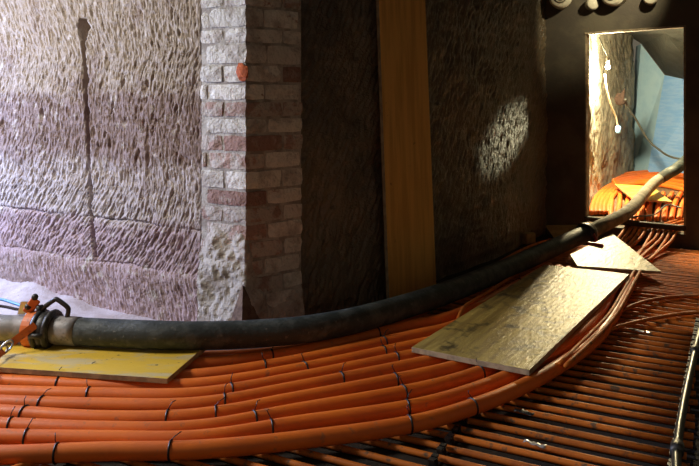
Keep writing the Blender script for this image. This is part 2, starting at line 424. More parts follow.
# floor, ceiling, outer walls (outside the picture)
def flat(name, pts, m, **t): return struct(name, pts, [tuple(range(len(pts)))], m, **t)
V, Fc = box((0, 3.0, ZF - .05), (5.4, 0, 0), (0, 5.2, 0), (0, 0, .05))
struct('floor', V, Fc, M['floor'], label='dark dusty floor under the pipes')
V, Fc = box((.4, 4.6, CEIL + .1), (6.2, 0, 0), (0, 4.6, 0), (0, 0, .1))
struct('ceiling', V, Fc, M['dark_rock'], label='dark rock ceiling')
# passage wall on the right, outside the picture
ra = G(735, 470) + Vector((.5, 0, 0)); rb = E_B + Vector((.0, .2, 0))
V, Fc = hexa([ra, rb, rb + Vector((.3, 0, 0)), ra + Vector((.3, 0, 0))], [p + z_*CEIL for p in (ra, rb, rb + Vector((.3, 0, 0)), ra + Vector((.3, 0, 0)))])
struct('wall_right', V, Fc, M['dark_rock'], label='dark rock wall on the right of the passage')

# sandy ledge at the foot of the lit wall
def h_of(x, y): return mnoise.noise(Vector((x * 5, y * 5, .3))) * .02 + mnoise.noise(Vector((x * 19, y * 19, 4))) * .006
nU, nW = 70, 16
V, Fc = [], []
for i in range(nU + 1):
    p = WA + WL * (3.4 * i / nU)
    for j in range(nW + 1):
        q = p + NL * (.44 * j / nW - .06)
        f = j / nW
        V.append((q.x, q.y, ZF + .002 + max(0, .10 * (1 - f) ** 1.3 * min(1, max(0, (3.4 * i / nU - .85) / .5)) + h_of(q.x, q.y) * (1 - f * f))))
for i in range(nU):
    for j in range(nW):
        a = i * (nW + 1) + j; Fc.append((a, a + nW + 1, a + nW + 2, a + 1)[::-1])
struct('trim_2', V, Fc, M['sand'], True, label='pale sandy ledge at the foot of the lit sandstone wall')

# ------------------------------------------------------------------ brick pillar
pil = struct('wall_pillar', *box((0, 0, 0), (.01, 0, 0), (0, .01, 0), (0, 0, .01)), M['mortar'], label='whitewashed brick pillar at the corner')
# core of mortar
LA, LB = .315, (R0 - C0).length
NLp, ND = NL, Vector((UD.y, -UD.x, 0)).normalized()
def PA(a, b, z): return C0 + WL * a + UD * b + Vector((0, 0, z))
ins = .010
core = hexa([PA(ins, ins, ZF), PA(LA, ins, ZF), PA(LA, LB - .0, ZF), PA(ins, LB - .0, ZF)][::-1], [PA(ins, ins, CEIL), PA(LA, ins, CEIL), PA(LA, LB, CEIL), PA(ins, LB, CEIL)][::-1])
bpy.data.meshes.remove(pil.data)
pil = struct('wall_pillar', *core, M['mortar'], label='whitewashed brick pillar at the corner, lit on its left face')

def brick(a0, a1, b0, b1, z0, z1, m):
    """rough brick: subdivided skew box with worn corners"""
    na, nb, nz = max(2, int((a1-a0)/.045)), max(2, int((b1-b0)/.045)), 3
    ca, cb, cz = (a0+a1)/2, (b0+b1)/2, (z0+z1)/2
    key, V, Fc = {}, [], []
    sd = random.random() * 100
    def vid(i, j, k):
        if (i, j, k) not in key:
            a = a0 + (a1-a0)*i/na; b = b0 + (b1-b0)*j/nb; z = z0 + (z1-z0)*k/nz
            e = (i in (0, na)) + (j in (0, nb)) + (k in (0, nz))
            f = {1: 0, 2: .0035, 3: .006}[e]
            a += (ca - a) / (abs(ca - a) + 1e-6) * f * (i in (0, na)); b += (cb - b) / (abs(cb - b) + 1e-6) * f * (j in (0, nb)); z += (cz - z) / (abs(cz - z) + 1e-6) * f * (k in (0, nz))
            q = Vector((a * 22 + sd, b * 22, z * 22))
            dv = mnoise.noise_vector(q) * .0075 + mnoise.noise_vector(q * 2.7) * .003
            key[(i, j, k)] = len(V); V.append(PA(a + dv.x, b + dv.y, z + dv.z * .7))
        return key[(i, j, k)]
    for i in range(na):
        for j in range(nb):
            Fc.append((vid(i,j,0), vid(i,j+1,0), vid(i+1,j+1,0), vid(i+1,j,0))); Fc.append((vid(i,j,nz), vid(i+1,j,nz), vid(i+1,j+1,nz), vid(i,j+1,nz)))
    for i in range(na):
        for k in range(nz):
            Fc.append((vid(i,0,k), vid(i+1,0,k), vid(i+1,0,k+1), vid(i,0,k+1))); Fc.append((vid(i,nb,k), vid(i,nb,k+1), vid(i+1,nb,k+1), vid(i+1,nb,k)))
    for j in range(nb):
        for k in range(nz):
            Fc.append((vid(0,j,k), vid(0,j,k+1), vid(0,j+1,k+1), vid(0,j+1,k))); Fc.append((vid(na,j,k), vid(na,j+1,k), vid(na,j+1,k+1), vid(na,j,k+1)))
    Fc = [f[::-1] for f in Fc]                    # skew frame is left-handed
    return mk('brick', V, Fc, m, pil, smooth=False)
joint_px = [333, 315, 297, 279, 261, 243, 225, 208, 191, 171, 153, 135, 118, 101, 83, 64, 43, 27, 6, -13, -32, -51, -70, -89, -108]
zc = [zat(C0, y) for y in joint_px]
zc = [z for z in zc if z < CEIL]
for i in range(len(zc) - 1):
    z0, z1 = zc[i] + .004, zc[i+1] - .004
    ymid = (joint_px[i] + joint_px[i+1]) / 2
    def pick(face):
        r = random.random()
        if face == 'lit':
            if 190 < ymid < 208: return M['brick_red']
            if 100 < ymid < 118 or 135 < ymid < 171 or 208 < ymid < 226: return M['brick_mixed'] if r < .7 else M['brick_red']
            return M['brick_white'] if ymid < 190 else M['brick_mixed']
        return M['brick_white'] if r < .6 else (M['brick_mixed'] if r < .95 else M['brick_red'])
    jit = lambda: random.uniform(-.006, .006)
    s = random.uniform(-.015, .02)
    g = .011
    if i % 2 == 0:
        x1 = .155 + s
        brick(jit() * .6, x1, jit() * .6, .24 + s, z0, z1, pick('lit'))
        brick(x1 + g, LA + jit(), jit() * .7, .13, z0, z1, pick('lit'))
        brick(.0, .13, .24 + s + g, LB + jit(), z0, z1, pick('dark'))
    else:
        x1 = .265 + s
        brick(jit() * .6, x1, jit() * .6, .125 + s, z0, z1, pick('lit'))
        if LA - x1 > .05: brick(x1 + g, LA + jit(), jit(), .13, z0, z1, pick('lit'))
        brick(.0, .13, .125 + s + g, .36 + s, z0, z1, pick('dark'))
        if LB - .36 - s > .05: brick(.0, .13, .36 + s + g, LB + jit(), z0, z1, pick('dark'))
# fresh orange chip on the corner
cc = PA(.022, -.001, zat(C0, 72))
bm = bmesh.new(); bmesh.ops.create_icosphere(bm, subdivisions=2, radius=.048)
for v in bm.verts: v.co = v.co * (1 + .35 * mnoise.noise(v.co * 40)); v.co.x *= .85; v.co.y *= .30; v.co.z *= 1.05
V = [cc + WL * v.co.x + NL * v.co.y + z_ * v.co.z for v in bm.verts]; Fc = [tuple(q.index for q in f.verts) for f in bm.faces]; bm.free()
mk('brick_chip', V, Fc, M['chip'], pil, label='fresh orange break in a brick')
# crumbling plaster over the foot of the pillar
def h_pl(nu, nv, res):
    uu = np.arange(nu) * res; vv = np.arange(nv) * res
    top = .50 + .10 * np.sin(uu * 9) - .22 * np.clip((uu - .34) / .1, 0, 1)
    h = smooth_noise(nu, nv, res, .10, .016, 41) + smooth_noise(nu, nv, res, .035, .009, 42) + smooth_noise(nu, nv, res, .015, .004, 43)
    h += .016 - .050 / (1 + np.exp((top[None, :] - vv[:, None]) / .035))
    # broken wedge at the corner
    uc = LA + .01
    wdg = np.clip(1 - np.abs(uu - uc)[None, :] / (.085 * np.clip(1 - vv[:, None] / .20, 0.001, 1)), 0, 1) * (vv[:, None] < .20)
    h -= .07 * np.clip(wdg * 3, 0, 1)
    return h
pl = rock_sheet('plaster', [C0 + WL * LA, C0, C0 + UD * LB], ZF, .72, .010, h_pl, M['plaster'], smooth=False)
pl.parent = pil; pl.location = pl.location - WLOC[pil.name]; del pl['kind']

V = [C0 + z_ * zat(C0, 282) + ND * .012 + NL * .034, C0 + WL * .115 + NL * .040 + z_ * ZF, C0 + ND * .035 + NL * .045 + z_ * ZF, C0 + UD * .13 + ND * .02 + z_ * ZF, C0 + WL * .05 + UD * .06 + z_ * (zat(C0, 300)), C0 + NL * .050 + ND * .022 + z_ * zat(C0, 318)]
mk('broken_stone', V, [(0, 1, 5), (1, 2, 5), (2, 3, 5), (3, 0, 5), (0, 4, 1), (0, 3, 4)], mat('broken_stone', (.20, .13, .09), .95, col2=(.13, .08, .06), scale=20, bump=.8, bscale=60), pil, label='dark broken stone wedge at the foot of the corner')

# ------------------------------------------------------------------ thin pipes on the floor
TD = Vector((1400, -720, 0)).normalized()         # along the thin pipes (towards the right and the camera)
RD = Vector((375, 720, 0)).normalized()           # along the rails, square to them
RAIL_A, RAIL_B = G(673, 460), G(694, 345)
def pipe_on(name, pts, r, m, parent=None, n=8, sides=12, **t):
    path = catmull(pts, n)
    V, Fc = tube(path, r, sides)
    return mk(name, V, Fc, m, parent, True, **t), path
pitch = .0875
o0 = G(640, 452).dot(RD)
left_lim = [C0 + WL * 2.0, C0 + NL * .25, R0 + RN0 * .12, R1 + RN0 * .10, R2 + RN0 * .10]
THIN_Z = ZF + .0135
k = -13
thin_n = 0
while True:
    off = o0 + k * pitch + random.uniform(-.007, .007); k += (1 if o0 + k * pitch < G(690, 296).dot(RD) else .5)
    # right end: on the rail line
    q = RAIL_A + RD * (off - RAIL_A.dot(RD)) + TD * random.uniform(.015, .05)
    if off > (D_R + EDIR*.3).dot(RD) - .06: break
    # far pipes run on to the right wall; left end near the passage wall
    if off > RAIL_B.dot(RD) + .25: q = q + TD * .55
    # keep clear of the end wall
    sgn = (q - P_END).dot(-UEND)
    if sgn < .05: q = q - TD * ((.05 - sgn) / TD.dot(-UEND))
    # left end
    best = None
    wall = [C0 + NL * .30 + WL * 2.2, C0 + NL * .30 + WL * .0, C0 + NL*.25 + RN0 * .10, R0 + RN0 * .12, R1 + RN0 * .10, R2 + RN0 * .08]
    for a, b in zip(wall[:-1], wall[1:]):
        da, db = a.dot(RD) - off, b.dot(RD) - off
        if da * db <= 0 and abs(da - db) > 1e-6:
            h_ = a.lerp(b, da / (da - db)); s = h_.dot(TD)
            if best is None or s > best: best = s
    if best is None: best = -3.0
    s1 = q.dot(TD); s0 = max(best + random.uniform(0, .08), -3.2)
    L_ = s1 - s0
    if L_ < .3: continue
    base = RD * off + TD * s0
    nseg = max(4, int(L_ / .25))
    ph = random.uniform(0, 6); am = random.uniform(.002, .006)
    pts = []
    for i in range(nseg + 1):
        p = base + TD * (L_ * i / nseg) + RD * (am * math.sin(ph + i * .9))
        pts.append(Vector((p.x, p.y, THIN_Z)))
    V, Fc = tube(pts, .0125, 10)
    mk('floor_pipe', V, Fc, M['thin_orange'], None, True, label='thin orange pipe lying straight across the floor in the close parallel row',
       category='pipe', group='thin parallel floor pipes'); thin_n += 1

# a few thin pipes of another direction at the lower left
for i, (a, b) in enumerate((((-14, 471), (24, 456)), ((22, 469), (58, 456)))):
    pa, pb = G(*a), G(*b)
    pa.z = pb.z = ZF + .040
    e2 = pb + (pb - pa) * .6
    V, Fc = tube([pa - (pb - pa) * .8, pa, pb, e2], .012, 10)
    mk('floor_pipe', V, Fc, M['thin_orange'], None, True, label=['thin orange pipe slanting out under the thick bundle, in the lower left corner', 'thin orange pipe slanting out under the thick bundle, second from the lower left corner'][i],
       category='pipe', group='slanting thin pipes')

# rails that hold the thin pipes
def rail(name_label, a, b, ext_far, w_=.016):
    d = (b - a).normalized(); s = d.cross(z_)
    a = a.copy(); b = b + d * ext_far
    e = empty('clip_rail', (a.x, a.y, ZF), name_label, 'rail', 'black clip rails')
    mid = (a + b) / 2; Lh = (b - a).length / 2
    mk('strip', *box((mid.x, mid.y, ZF + .003), d * Lh, s * w_, (0, 0, .003)), M['rail'], e)
    # clips between pipes
    cm = None
    off0 = o0 + (math.ceil((a.dot(RD) - o0) / pitch) + .5) * pitch
    off = off0
    while off < b.dot(RD):
        p = a + d * ((off - a.dot(RD)) / d.dot(RD))
        if cm is None:
            V, Fc = merge(box((0, 0, .016), d * .010, s * (w_ * .9), (0, 0, .016)), box(d * .016 + z_ * .034, d * .012, s * (w_ * .7), (0, 0, .004)), box(-d * .016 + z_ * .034, d * .012, s * (w_ * .7), (0, 0, .004)))
            cm = bpy.data.meshes.new('clip'); cm.from_pydata([tuple(v) for v in V], [], Fc); cm.materials.append(M['rail'])
        o = bpy.data.objects.new('clip', cm); COL.objects.link(o); o.parent = e
        o.location = (p.x - a.x, p.y - a.y, 0)
        off += pitch
    return e
rail('black plastic clip rail crossing the thin pipes in front of the thick orange bundle', G(424, 472), G(462, 422), .35)
rail('black plastic clip rail along the right ends of the thin pipes', G(671, 472), RAIL_B, .5)

# glossy dark pipe at the right edge
pts = [G(680, 520, .02), G(677, 466, .02), G(678.5, 442, .02), G(684, 407, .02), G(694, 360, .02), G(703, 325, .02), G(716, 290, .02), G(735, 262, .02)]
gp, path = pipe_on('drain_pipe', pts, .016, M['green_pipe'], sides=14, label='glossy dark pipe with couplings running beside the rail at the right edge', category='pipe')
for yy in (447, 352):
    i = min(range(len(path)), key=lambda i: abs(HY + F*(H-.02)/path[i].y - yy))
    t = (path[i+1] - path[i-1]).normalized()
    V, Fc = tube([path[i] - t*.035, path[i] - t*.03, path[i] + t*.03, path[i] + t*.035], [.016, .024, .024, .016], 14)
    mk('coupling', V, Fc, M['dark_steel'], gp, True)

# ------------------------------------------------------------------ thick orange pipes
RB = .0325
zb = RB + .001
cols = [-70, 0, 100, 200, 300, 410]
rowsY = [                                          # from the wall side (inner) to the camera side
    [368, 366, 371, 364.5, 351.5, 326],
    [376, 374, 378, 376.0, 361.0, 337],
    [384, 382, 386, 385.5, 370.0, 347],
    [391, 393, 395.5, 395.0, 378.6, 356.5],
    [399, 403, 406, 405.0, 388.0, 366],
    [411, 413, 419, 416.6, 399.0, 378],
    [424, 426, 430, 428.5, 411.0, 392],
    [436, 438, 439.5, 439.0, 424.0, 408],
    [452, 455, 451.5, 449.5, 440.0, 424.5],
]
inner_tail = [(440, 320), (470, 309), (512, 288), (550, 267)]
outer_tail = [(470, 408), (520, 388), (560, 366), (598, 338), (618, 309), (632, 281)]
def resample(P, n):
    path = catmull(P, 12); L_ = [0]
    for a, b in zip(path[:-1], path[1:]): L_.append(L_[-1] + (b - a).length)
    out = []
    for i in range(n):
        s = L_[-1] * i / (n - 1)
        j = max(q for q in range(len(L_)) if L_[q] <= s + 1e-9); j = min(j, len(path) - 2)
        f = (s - L_[j]) / max(1e-9, L_[j+1] - L_[j]); out.append(path[j].lerp(path[j+1], f))
    return out
in_t = resample([G(410, 326, zb)] + [G(x, y, zb) for x, y in inner_tail], 9)
out_t = resample([G(410, 424.5, zb)] + [G(x, y, zb) for x, y in outer_tail], 9)
ordn = ['innermost thick orange pipe, tight against the black hose', 'second thick orange pipe from the black hose', 'third thick orange pipe from the black hose',
        'fourth thick orange pipe from the black hose', 'middle one of the nine thick orange pipes in the bundle', 'fourth thick orange pipe from the near edge of the bundle',
        'third thick orange pipe from the near edge of the bundle', 'second thick orange pipe from the near edge of the bundle', 'outermost thick orange pipe, nearest the camera, edging the bundle']
big = []
for i, ys in enumerate(rowsY):
    pts = [G(x, y, zb) for x, y in zip(cols, ys)]
    f = i / 8
    # position across the bundle at column 410, so the tail starts where the measured part ends
    last = pts[-1]
    fr = (last - in_t[0]).length / (out_t[0] - in_t[0]).length
    for j in range(1, 9):
        g = fr + (f - fr) * (j / 8)
        pts.append(in_t[j].lerp(out_t[j], g))
    first = pts[0] + (pts[0] - pts[1]).normalized() * .5
    pts = [first] + pts
    o, path = pipe_on('thick_orange_pipe', pts, RB, M['orange'], n=7, sides=16, label=ordn[i], category='pipe', group='thick orange pipes')
    big.append((o, path))
# black cable ties
ties = {0: [272, 378, 520], 1: [88, 265, 384], 2: [59, 305, 384], 3: [89, 232, 397, 475], 4: [42, 225, 342], 5: [25, 168, 216, 396], 6: [11, 255, 404, 480], 7: [27, 272, 408], 8: [57, 171, 410, 473]}
for i, xs in ties.items():
    o, path = big[i]
    for x in xs:
        j = min(range(1, len(path) - 1), key=lambda q: abs(CX + F * path[q].x / path[q].y - x))
        c = path[j]; t = (path[j+1] - path[j-1]).normalized()
        a = path[j-1 if CX + F*c.x/c.y > x else j+1]
        ca, cb = CX + F*c.x/c.y, CX + F*a.x/a.y
        if abs(cb - ca) > 1e-6: c = c.lerp(a, min(1, max(0, (x - ca) / (cb - ca))))
        t = (t + Vector((random.uniform(-.14, .14), random.uniform(-.14, .14), 0))).normalized()
        V, Fc = ring_along(c, t, RB + .0014, .0042, 18, 6)
        tail_dir = (z_ * .8 + t * random.uniform(-.8, .8) + Vector((0, .4, 0))).normalized()
        s_ = c + z_ * (RB + .002)
        V2, F2 = tube([s_, s_ + tail_dir * random.uniform(.012, .04), s_ + tail_dir * .04 + t * .01], .0018, 6)
        mk('cable_tie', *merge((V, Fc), (V2, F2)), M['tie'], o, True)
# one extra pipe running beside the hose
o, path = pipe_on('thick_orange_pipe', [G(70, 359, .034), G(140, 358, .034), G(200, 356, .034), G(255, 353.5, .034), G(300, 348, .036), G(345, 339, .04), G(392, 324.5, .032), G(421, 312, .03), G(440, 300, .03), G(452, 291, .03)], .023, M['orange'], sides=14,
        label='slim orange pipe under the black hose, slipping below it near the upright plank', category='pipe', group='thick orange pipes')

# thin pipes along the passage wall and under the hose, catching the lamp light
glint = [([(478, 271), (500, 262), (518, 252), (536, 244), (549, 240.5)], .05, 'thin orange pipe nearest the passage wall behind the hose'),
         ([(476, 275), (498, 266), (518, 256), (540, 247.5), (552, 244)], .05, 'thin orange pipe second from the passage wall behind the hose'),
         ([(500, 270), (520, 260), (540, 251), (555, 246.5)], .05, 'thin orange pipe third from the passage wall behind the hose'),
         ([(452, 345), (462, 311), (475, 300), (492, 290), (514, 276), (548, 259)], .075, 'thin orange pipe running between the black hose and the long dirty board')]
for pts, zz, lab in glint:
    pipe_on('thin_orange_pipe', [G(x, y, zz) for x, y in pts], .011, M['thin_orange'], sides=10, label=lab, category='pipe', group='thin pipes beside the hose')

# two thin pipes that curl away to the right
for pts, lab in (([(578, 352), (600, 331), (618, 314), (639, 303.5), (665, 298), (699, 296), (730, 298)], 'thin orange pipe curling away to the right, the farther of two'),
                 ([(556, 366), (590, 343), (609, 330.5), (631, 323.5), (665, 316.5), (699, 312.5), (740, 312)], 'thin orange pipe curling away to the right, the nearer of two')):
    P = [G(x, y, .055 if i < 2 else (.03 if i < 4 else .012)) for i, (x, y) in enumerate(pts)]
    pipe_on('thin_orange_pipe', P, .011, M['thin_orange'], sides=10, label=lab, category='pipe', group='two curling thin pipes')
# two that run on along the edge of the long board
for k2, pts in enumerate((([(560, 364), (598, 327), (612, 311), (622, 294), (630, 280), (640, 262)]), ([(566, 366), (601, 333), (617, 314), (628, 295), (638, 276), (646, 262)]))):
    pipe_on('thin_orange_pipe', [G(x, y, .062) for x, y in pts], .011, M['thin_orange'], sides=10, label=['thin orange pipe hugging the right edge of the long dirty board', 'thin orange pipe just outside the one hugging the long dirty board'][k2],
            category='pipe', group='thin pipes along the long board')

# ------------------------------------------------------------------ boards
def board(name, top, th, m_top, label, group=None, cat='board'):
    """board from its four top corners (counter-clockwise from above): face + edge bands"""
    n = (top[1] - top[0]).cross(top[3] - top[0]).normalized()
    if n.z < 0: n = -n
    V, Fc = hexa([p - n * th for p in top], top)
    if (top[1] - top[0]).cross(top[2] - top[1]).z < 0: Fc = [f[::-1] for f in Fc]
    o = mk(name, V, Fc, m_top, None, False, label=label, category=cat)
    if group: o['group'] = group
    o.data.materials.append(M['edge_wood'])
    for p in o.data.polygons:
        if abs(p.normal.dot(n)) < .5: p.material_index = 1
    bevel_obj(o, .002, 2)
    return o
ZB1 = .094
board('formwork_board', [G(412, 347, ZB1), G(530, 370, ZB1), G(630, 274, ZB1), G(545, 264.5, ZB1)], .026, M['old_board'], 'long dirty wooden board lying on the orange pipes, half in lamp light')
board('formwork_board', [G(578, 266, .105), G(662, 271.5, .06), G(613, 233.5, .165), G(570.5, 254.5, .135)], .020, M['old_board'], 'smaller tapering wooden board in front of the doorway, lying on thin pipes')
a = G(168, 378.5, .092); b = G(-75, 362, .092); d2 = (G(203, 348.5, .092) - a)
board('formwork_board', [b, a, a + d2 * 1.15, b + d2 * 1.3], .024, M['yellow_board'], 'bright yellow board lying on the pipes at the left under the hose coupling')

# upright plank leaning on the passage wall
pw = (R1 - R0).normalized(); pb0 = G(390, 304); pn = Vector((pw.y, -pw.x, 0)).normalized()
kx = (437 - CX) / F; tt = (kx * pb0.y - pb0.x) / (pw.x - kx * pw.y)
lean = -pn * .10
ztop = 2.35
b0 = Vector((pb0.x, pb0.y, .0)); b1 = b0 + pw * tt
t0 = b0 + lean + z_ * ztop - pw * .012; t1 = t0 + pw * (tt * .985)
back = -pn * .026
V, Fc = hexa([b0, b1, b1 + back, b0 + back], [t0, t1, t1 + back, t0 + back])
o = mk('upright_plank', V, Fc, M['plank'], None, label='tall smooth yellow-brown wooden plank standing upright against the dark rock wall', category='plank')
o.data.materials.append(M['edge_wood'])
for p in o.data.polygons:
    if abs(p.normal.dot(pw)) > .7: p.material_index = 1
bevel_obj(o, .002, 2)

# ------------------------------------------------------------------ hose along the wall
HR = .066
def hp(x, y, zc_): return G(x, y, zc_)
hose_pts = [hp(72, 331, .160), hp(110, 333, .160), hp(160, 335, .160), hp(205, 335.5, .148), hp(250, 334, .136), hp(300, 330, .134), hp(350, 321.5, .130), hp(400, 308, .115), hp(450, 291.5, .115), hp(500, 271.5, .12), hp(540, 254, .13), hp(570, 240.5, .15), hp(586, 234, .17)]
hose = empty('concrete_hose', hose_pts[4] - z_ * .125, 'thick black rubber hose curving along the wall from the left coupling to the doorway', 'hose')
path = catmull(hose_pts, 10)
mk('rubber_hose', *tube(path, HR, 28), M['rubber'], hose, True)
# steel ferrule at the left end
t = (path[0] - path[2]).normalized()
e0 = path[0] + t * .0
V, Fc = tube([path[2], path[0], e0 + t * .07, e0 + t * .085, e0 + t * .10], [HR + .002, HR + .003, HR + .002, HR - .002, HR - .002], 28)
mk('steel_ferrule', V, Fc, M['steel'], hose, True)
V, Fc = tube([e0 + t * .085, e0 + t * .09, e0 + t * .115, e0 + t * .12], [HR, HR + .016, HR + .016, HR], 28)
mk('flange', V, Fc, M['dark_steel'], hose, True)

# clamp coupling at left
cc = e0 + t * .128
side = t.cross(z_).normalized()
cl = empty('clamp_coupling', (cc.x, cc.y, cc.z - HR - .03), 'dark steel clamp coupling with lever loop joining the hose to the pipe at left', 'coupling')
V, Fc = merge(ring_along(cc - t * .030, t, HR + .017, .015, 28, 8), ring_along(cc + t * .030, t, HR + .017, .015, 28, 8), tube([cc - t*.028, cc - t*.02, cc + t*.02, cc + t*.028], [HR + .014, HR + .022, HR + .022, HR + .014], 28))
mk('clamp_band', V, Fc, M['dark_steel'], cl, True)
top = cc + z_ * (HR + .02)
lp = [top + t * .035 - z_ * .03, top + t * .02 + z_ * .015, top - t * .035 + z_ * .058, top - t * .055 + z_ * .062, top - t * .105 + z_ * .030, top - t * .112 + z_ * .012, top - t * .105 - z_ * .022]
mk('lever_loop', *tube(catmull(lp, 4), .0115, 10), M['dark_steel'], cl, True)
for sgn in (-1, 1):
    V, Fc = tube([cc + side * (HR + .028) * sgn - t * .035, cc + side * (HR + .028) * sgn + t * .035], .012, 10)
    mk('hinge_pin', V, Fc, M['dark_steel'], cl, True)
V, Fc = tube([top + t * .035 - z_ * .01, top + t * .04 + z_ * .03], .017, 12)
mk('bolt', V, Fc, M['dark_steel'], cl, True)

# steel pipe leaving the picture at the left
s0 = cc + t * .035
sp = [s0, s0 + t * .10, s0 + t * .28 , s0 + t * .9 + Vector((0, .10, 0)), s0 + t * 1.6 + Vector((0, .25, 0))]
stp = empty('delivery_pipe', (s0.x, s0.y, s0.z - HR), 'grey steel pipe leaving the picture at the left edge', 'pipe')
mk('pipe_body', *tube(catmull(sp, 8), HR - .004, 28), M['steel'], stp, True)
V, Fc = tube([s0 - t*.0, s0 + t*.004, s0 + t*.05, s0 + t*.056], [HR - .003, HR + .012, HR + .012, HR - .003], 28)
mk('pipe_collar', V, Fc, M['concrete_skin'], stp, True)

# orange ratchet tensioner strapped on the pipe
rc = s0 + t * .035
rt = empty('ratchet_strap', (rc.x, rc.y, rc.z), 'orange ratchet strap with hook hanging from the pipe coupling at left', 'strap')
V, Fc = [], []
n = 26
for i in range(n + 1):
    a = 2 * math.pi * i / n
    dd = side * math.cos(a) + z_ * math.sin(a)
    for ss in (-.022, .022): V.append(rc + t * ss + dd * (HR + .016)); V.append(rc + t * ss + dd * (HR + .020))
for i in range(n):
    a = i * 4; b = a + 4
    Fc += [(a+1, a+3, b+3, b+1), (a, b, b+2, a+2), (a, a+1, b+1, b), (a+2, b+2, b+3, a+3)]
mk('strap_band', V, Fc, M['ratchet_orange'], rt)
toc = (Vector((0, 0, H)) - rc).normalized()
rb_c = rc + z_ * (HR + .045) + t * .012
up2 = (z_ * .8 + t * -.6).normalized(); sd2 = up2.cross(toc).normalized()
bevel_obj(mk('ratchet_frame', *box(rb_c - toc*.0, sd2 * .024, up2 * .045, toc * .016), M['ratchet_orange'], rt), .006)
bevel_obj(mk('ratchet_lever', *box(rb_c + t * .045 - z_ * .012, (sd2 * .7 + up2 * .5) * .022, (up2 * .9 - sd2 * .3) * .038, toc * .006), M['chrome'], rt), .003)
for kk in (-1, 1):
    V, Fc = tube([rb_c + up2 * .03 * kk - toc * .03 + z_*.02, rb_c + up2 * .03 * kk + toc * .024 + z_*.02], .016, 12)
    mk('ratchet_wheel', V, Fc, M['dark_steel'], rt, True)
# strap tail down to the hook, then on to the lower left
pA = rc + toc * (HR + .03) + z_ * .02 - t * .01
pB = G(8, 346, .13); pC = G(-6, 360, .12); pD = G(-26, 377, .115)
def ribbon(a, b, wd, th, up):
    d = (b - a).normalized(); s = d.cross(up).normalized(); u = s.cross(d)
    return box((a + b) / 2, d * ((b - a).length / 2), s * wd, u * th)
mk('strap_tail', *ribbon(pA, pB + (pA - pB).normalized() * .02, .017, .003, toc), M['ratchet_orange'], rt)
mk('strap_end', *ribbon(pB + (pC - pB).normalized() * .05, pD, .017, .003, toc), M['ratchet_orange'], rt)
ring_n = toc
def loop(c, nrm, rx, ry, th, ax):
    ax = (ax - nrm * ax.dot(nrm)).normalized(); ay = nrm.cross(ax)
    pts = [c + ax * math.cos(a) * rx + ay * math.sin(a) * ry for a in [2*math.pi*i/18 for i in range(19)]]
    return tube(pts, th, 8, caps=False)
dirB = (pC - pB).normalized()
mk('hook', *merge(loop(pB + dirB * .012, toc, .034, .018, .005, dirB), loop(pB + dirB * .045, (toc + side * .8).normalized(), .03, .016, .005, dirB)), M['chrome'], rt, True)
# blue and pink cables at far left
for i, (pts, zz, mm, lab) in enumerate((([(-40, 292), (0, 299), (14, 303), (28, 308)], .20, 'blue_cable', 'blue cable coming in from the left edge behind the coupling'),
                                  ([(-40, 303), (0, 306), (16, 309), (28, 311)], .19, 'rag', 'dark red cable coming in from the left edge below the blue one'))):
    pipe_on('cable', [G(x, y, zz) for x, y in pts], .008, M[mm], sides=8, label=lab, category='cable')

# coupling at the far end of the hose, then the crusted hose into the next room
t2 = (path[-1] - path[-3]).normalized(); fe = path[-1]
fc = empty('hose_coupling', (fe.x, fe.y, fe.z - HR), 'pale crusted coupling ring at the far end of the black hose before the doorway', 'coupling')
mk('coupling_ring', *tube([fe - t2*.03, fe - t2*.025, fe + t2*.03, fe + t2*.035], [HR, HR + .022, HR + .022, HR], 24), M['dark_steel'], fc, True)
mk('coupling_seal', *ring_along(fe + t2 * .04, t2, HR + .012, .012, 24, 8), M['stub'], fc, True)
s2 = t2.cross(z_).normalized()
mk('coupling_lever', *tube([fe + s2 * HR + z_ * .02, fe + s2 * (HR + .06) - t2 * .05 - z_ * .02, fe + s2 * (HR + .05) - t2 * .12 - z_*.06], .012, 8), M['red'], fc, True)
far_pts = [fe + t2 * .05, hp(603, 225.5, .215), hp(615, 219.5, .235), hp(625, 214, .25), hp(634, 206.5, .262), hp(641, 198, .28), hp(648, 190, .29), hp(655, 183, .32), hp(661, 178.5, .34)]
fp = catmull(far_pts, 8)
fh = mk('crusted_hose', *tube(fp, .058, 22), M['concrete_skin'], None, True, label='pale cement-crusted hose passing through the doorway', category='hose')
bk = [fp[-1], hp(668, 174, .40), hp(678, 168, .47), hp(690, 157, .56), hp(704, 142, .70)]
mk('dark_hose', *tube(catmull(bk, 8), .062, 20), M['rubber'], None, True, label='dark hose continuing upward at the right behind the doorway', category='hose')

# wood offcut by the wall, beside the coupling
a, b, c = G(546, 226, .10), G(577, 223.5, .12), G(556, 240, .02)
b = b + Vector((0, -.1, 0)); n3 = Vector((.2, .25, .02)) * .12
V = [a, b, c, a + n3, b + n3, c + n3]
mk('wood_offcut', V, [(0, 2, 1), (3, 4, 5), (0, 1, 4, 3), (1, 2, 5, 4), (2, 0, 3, 5)], M['offcut'], None, label='triangular brown wood offcut leaning in the corner behind the hose', category='wood')
V, Fc = box(G(529, 238, .03) - z_*.0, (.05, .03, 0), (-.02, .03, 0), (0, 0, .05))
bevel_obj(mk('rubble_stone', V, Fc, M['offcut'], None, label='small brown block at the foot of the passage wall', category='stone'), .015, 2)
# red clip and pale loop beside the coupling
V, Fc = box(G(596, 244.5, .148), (.055, -.02, -.005), (.005, .015, 0), (0, 0, .014))
bevel_obj(mk('red_handle', V, Fc, M['red'], None, label='small dark red handle lying on the tapering board below the coupling', category='handle'), .006)

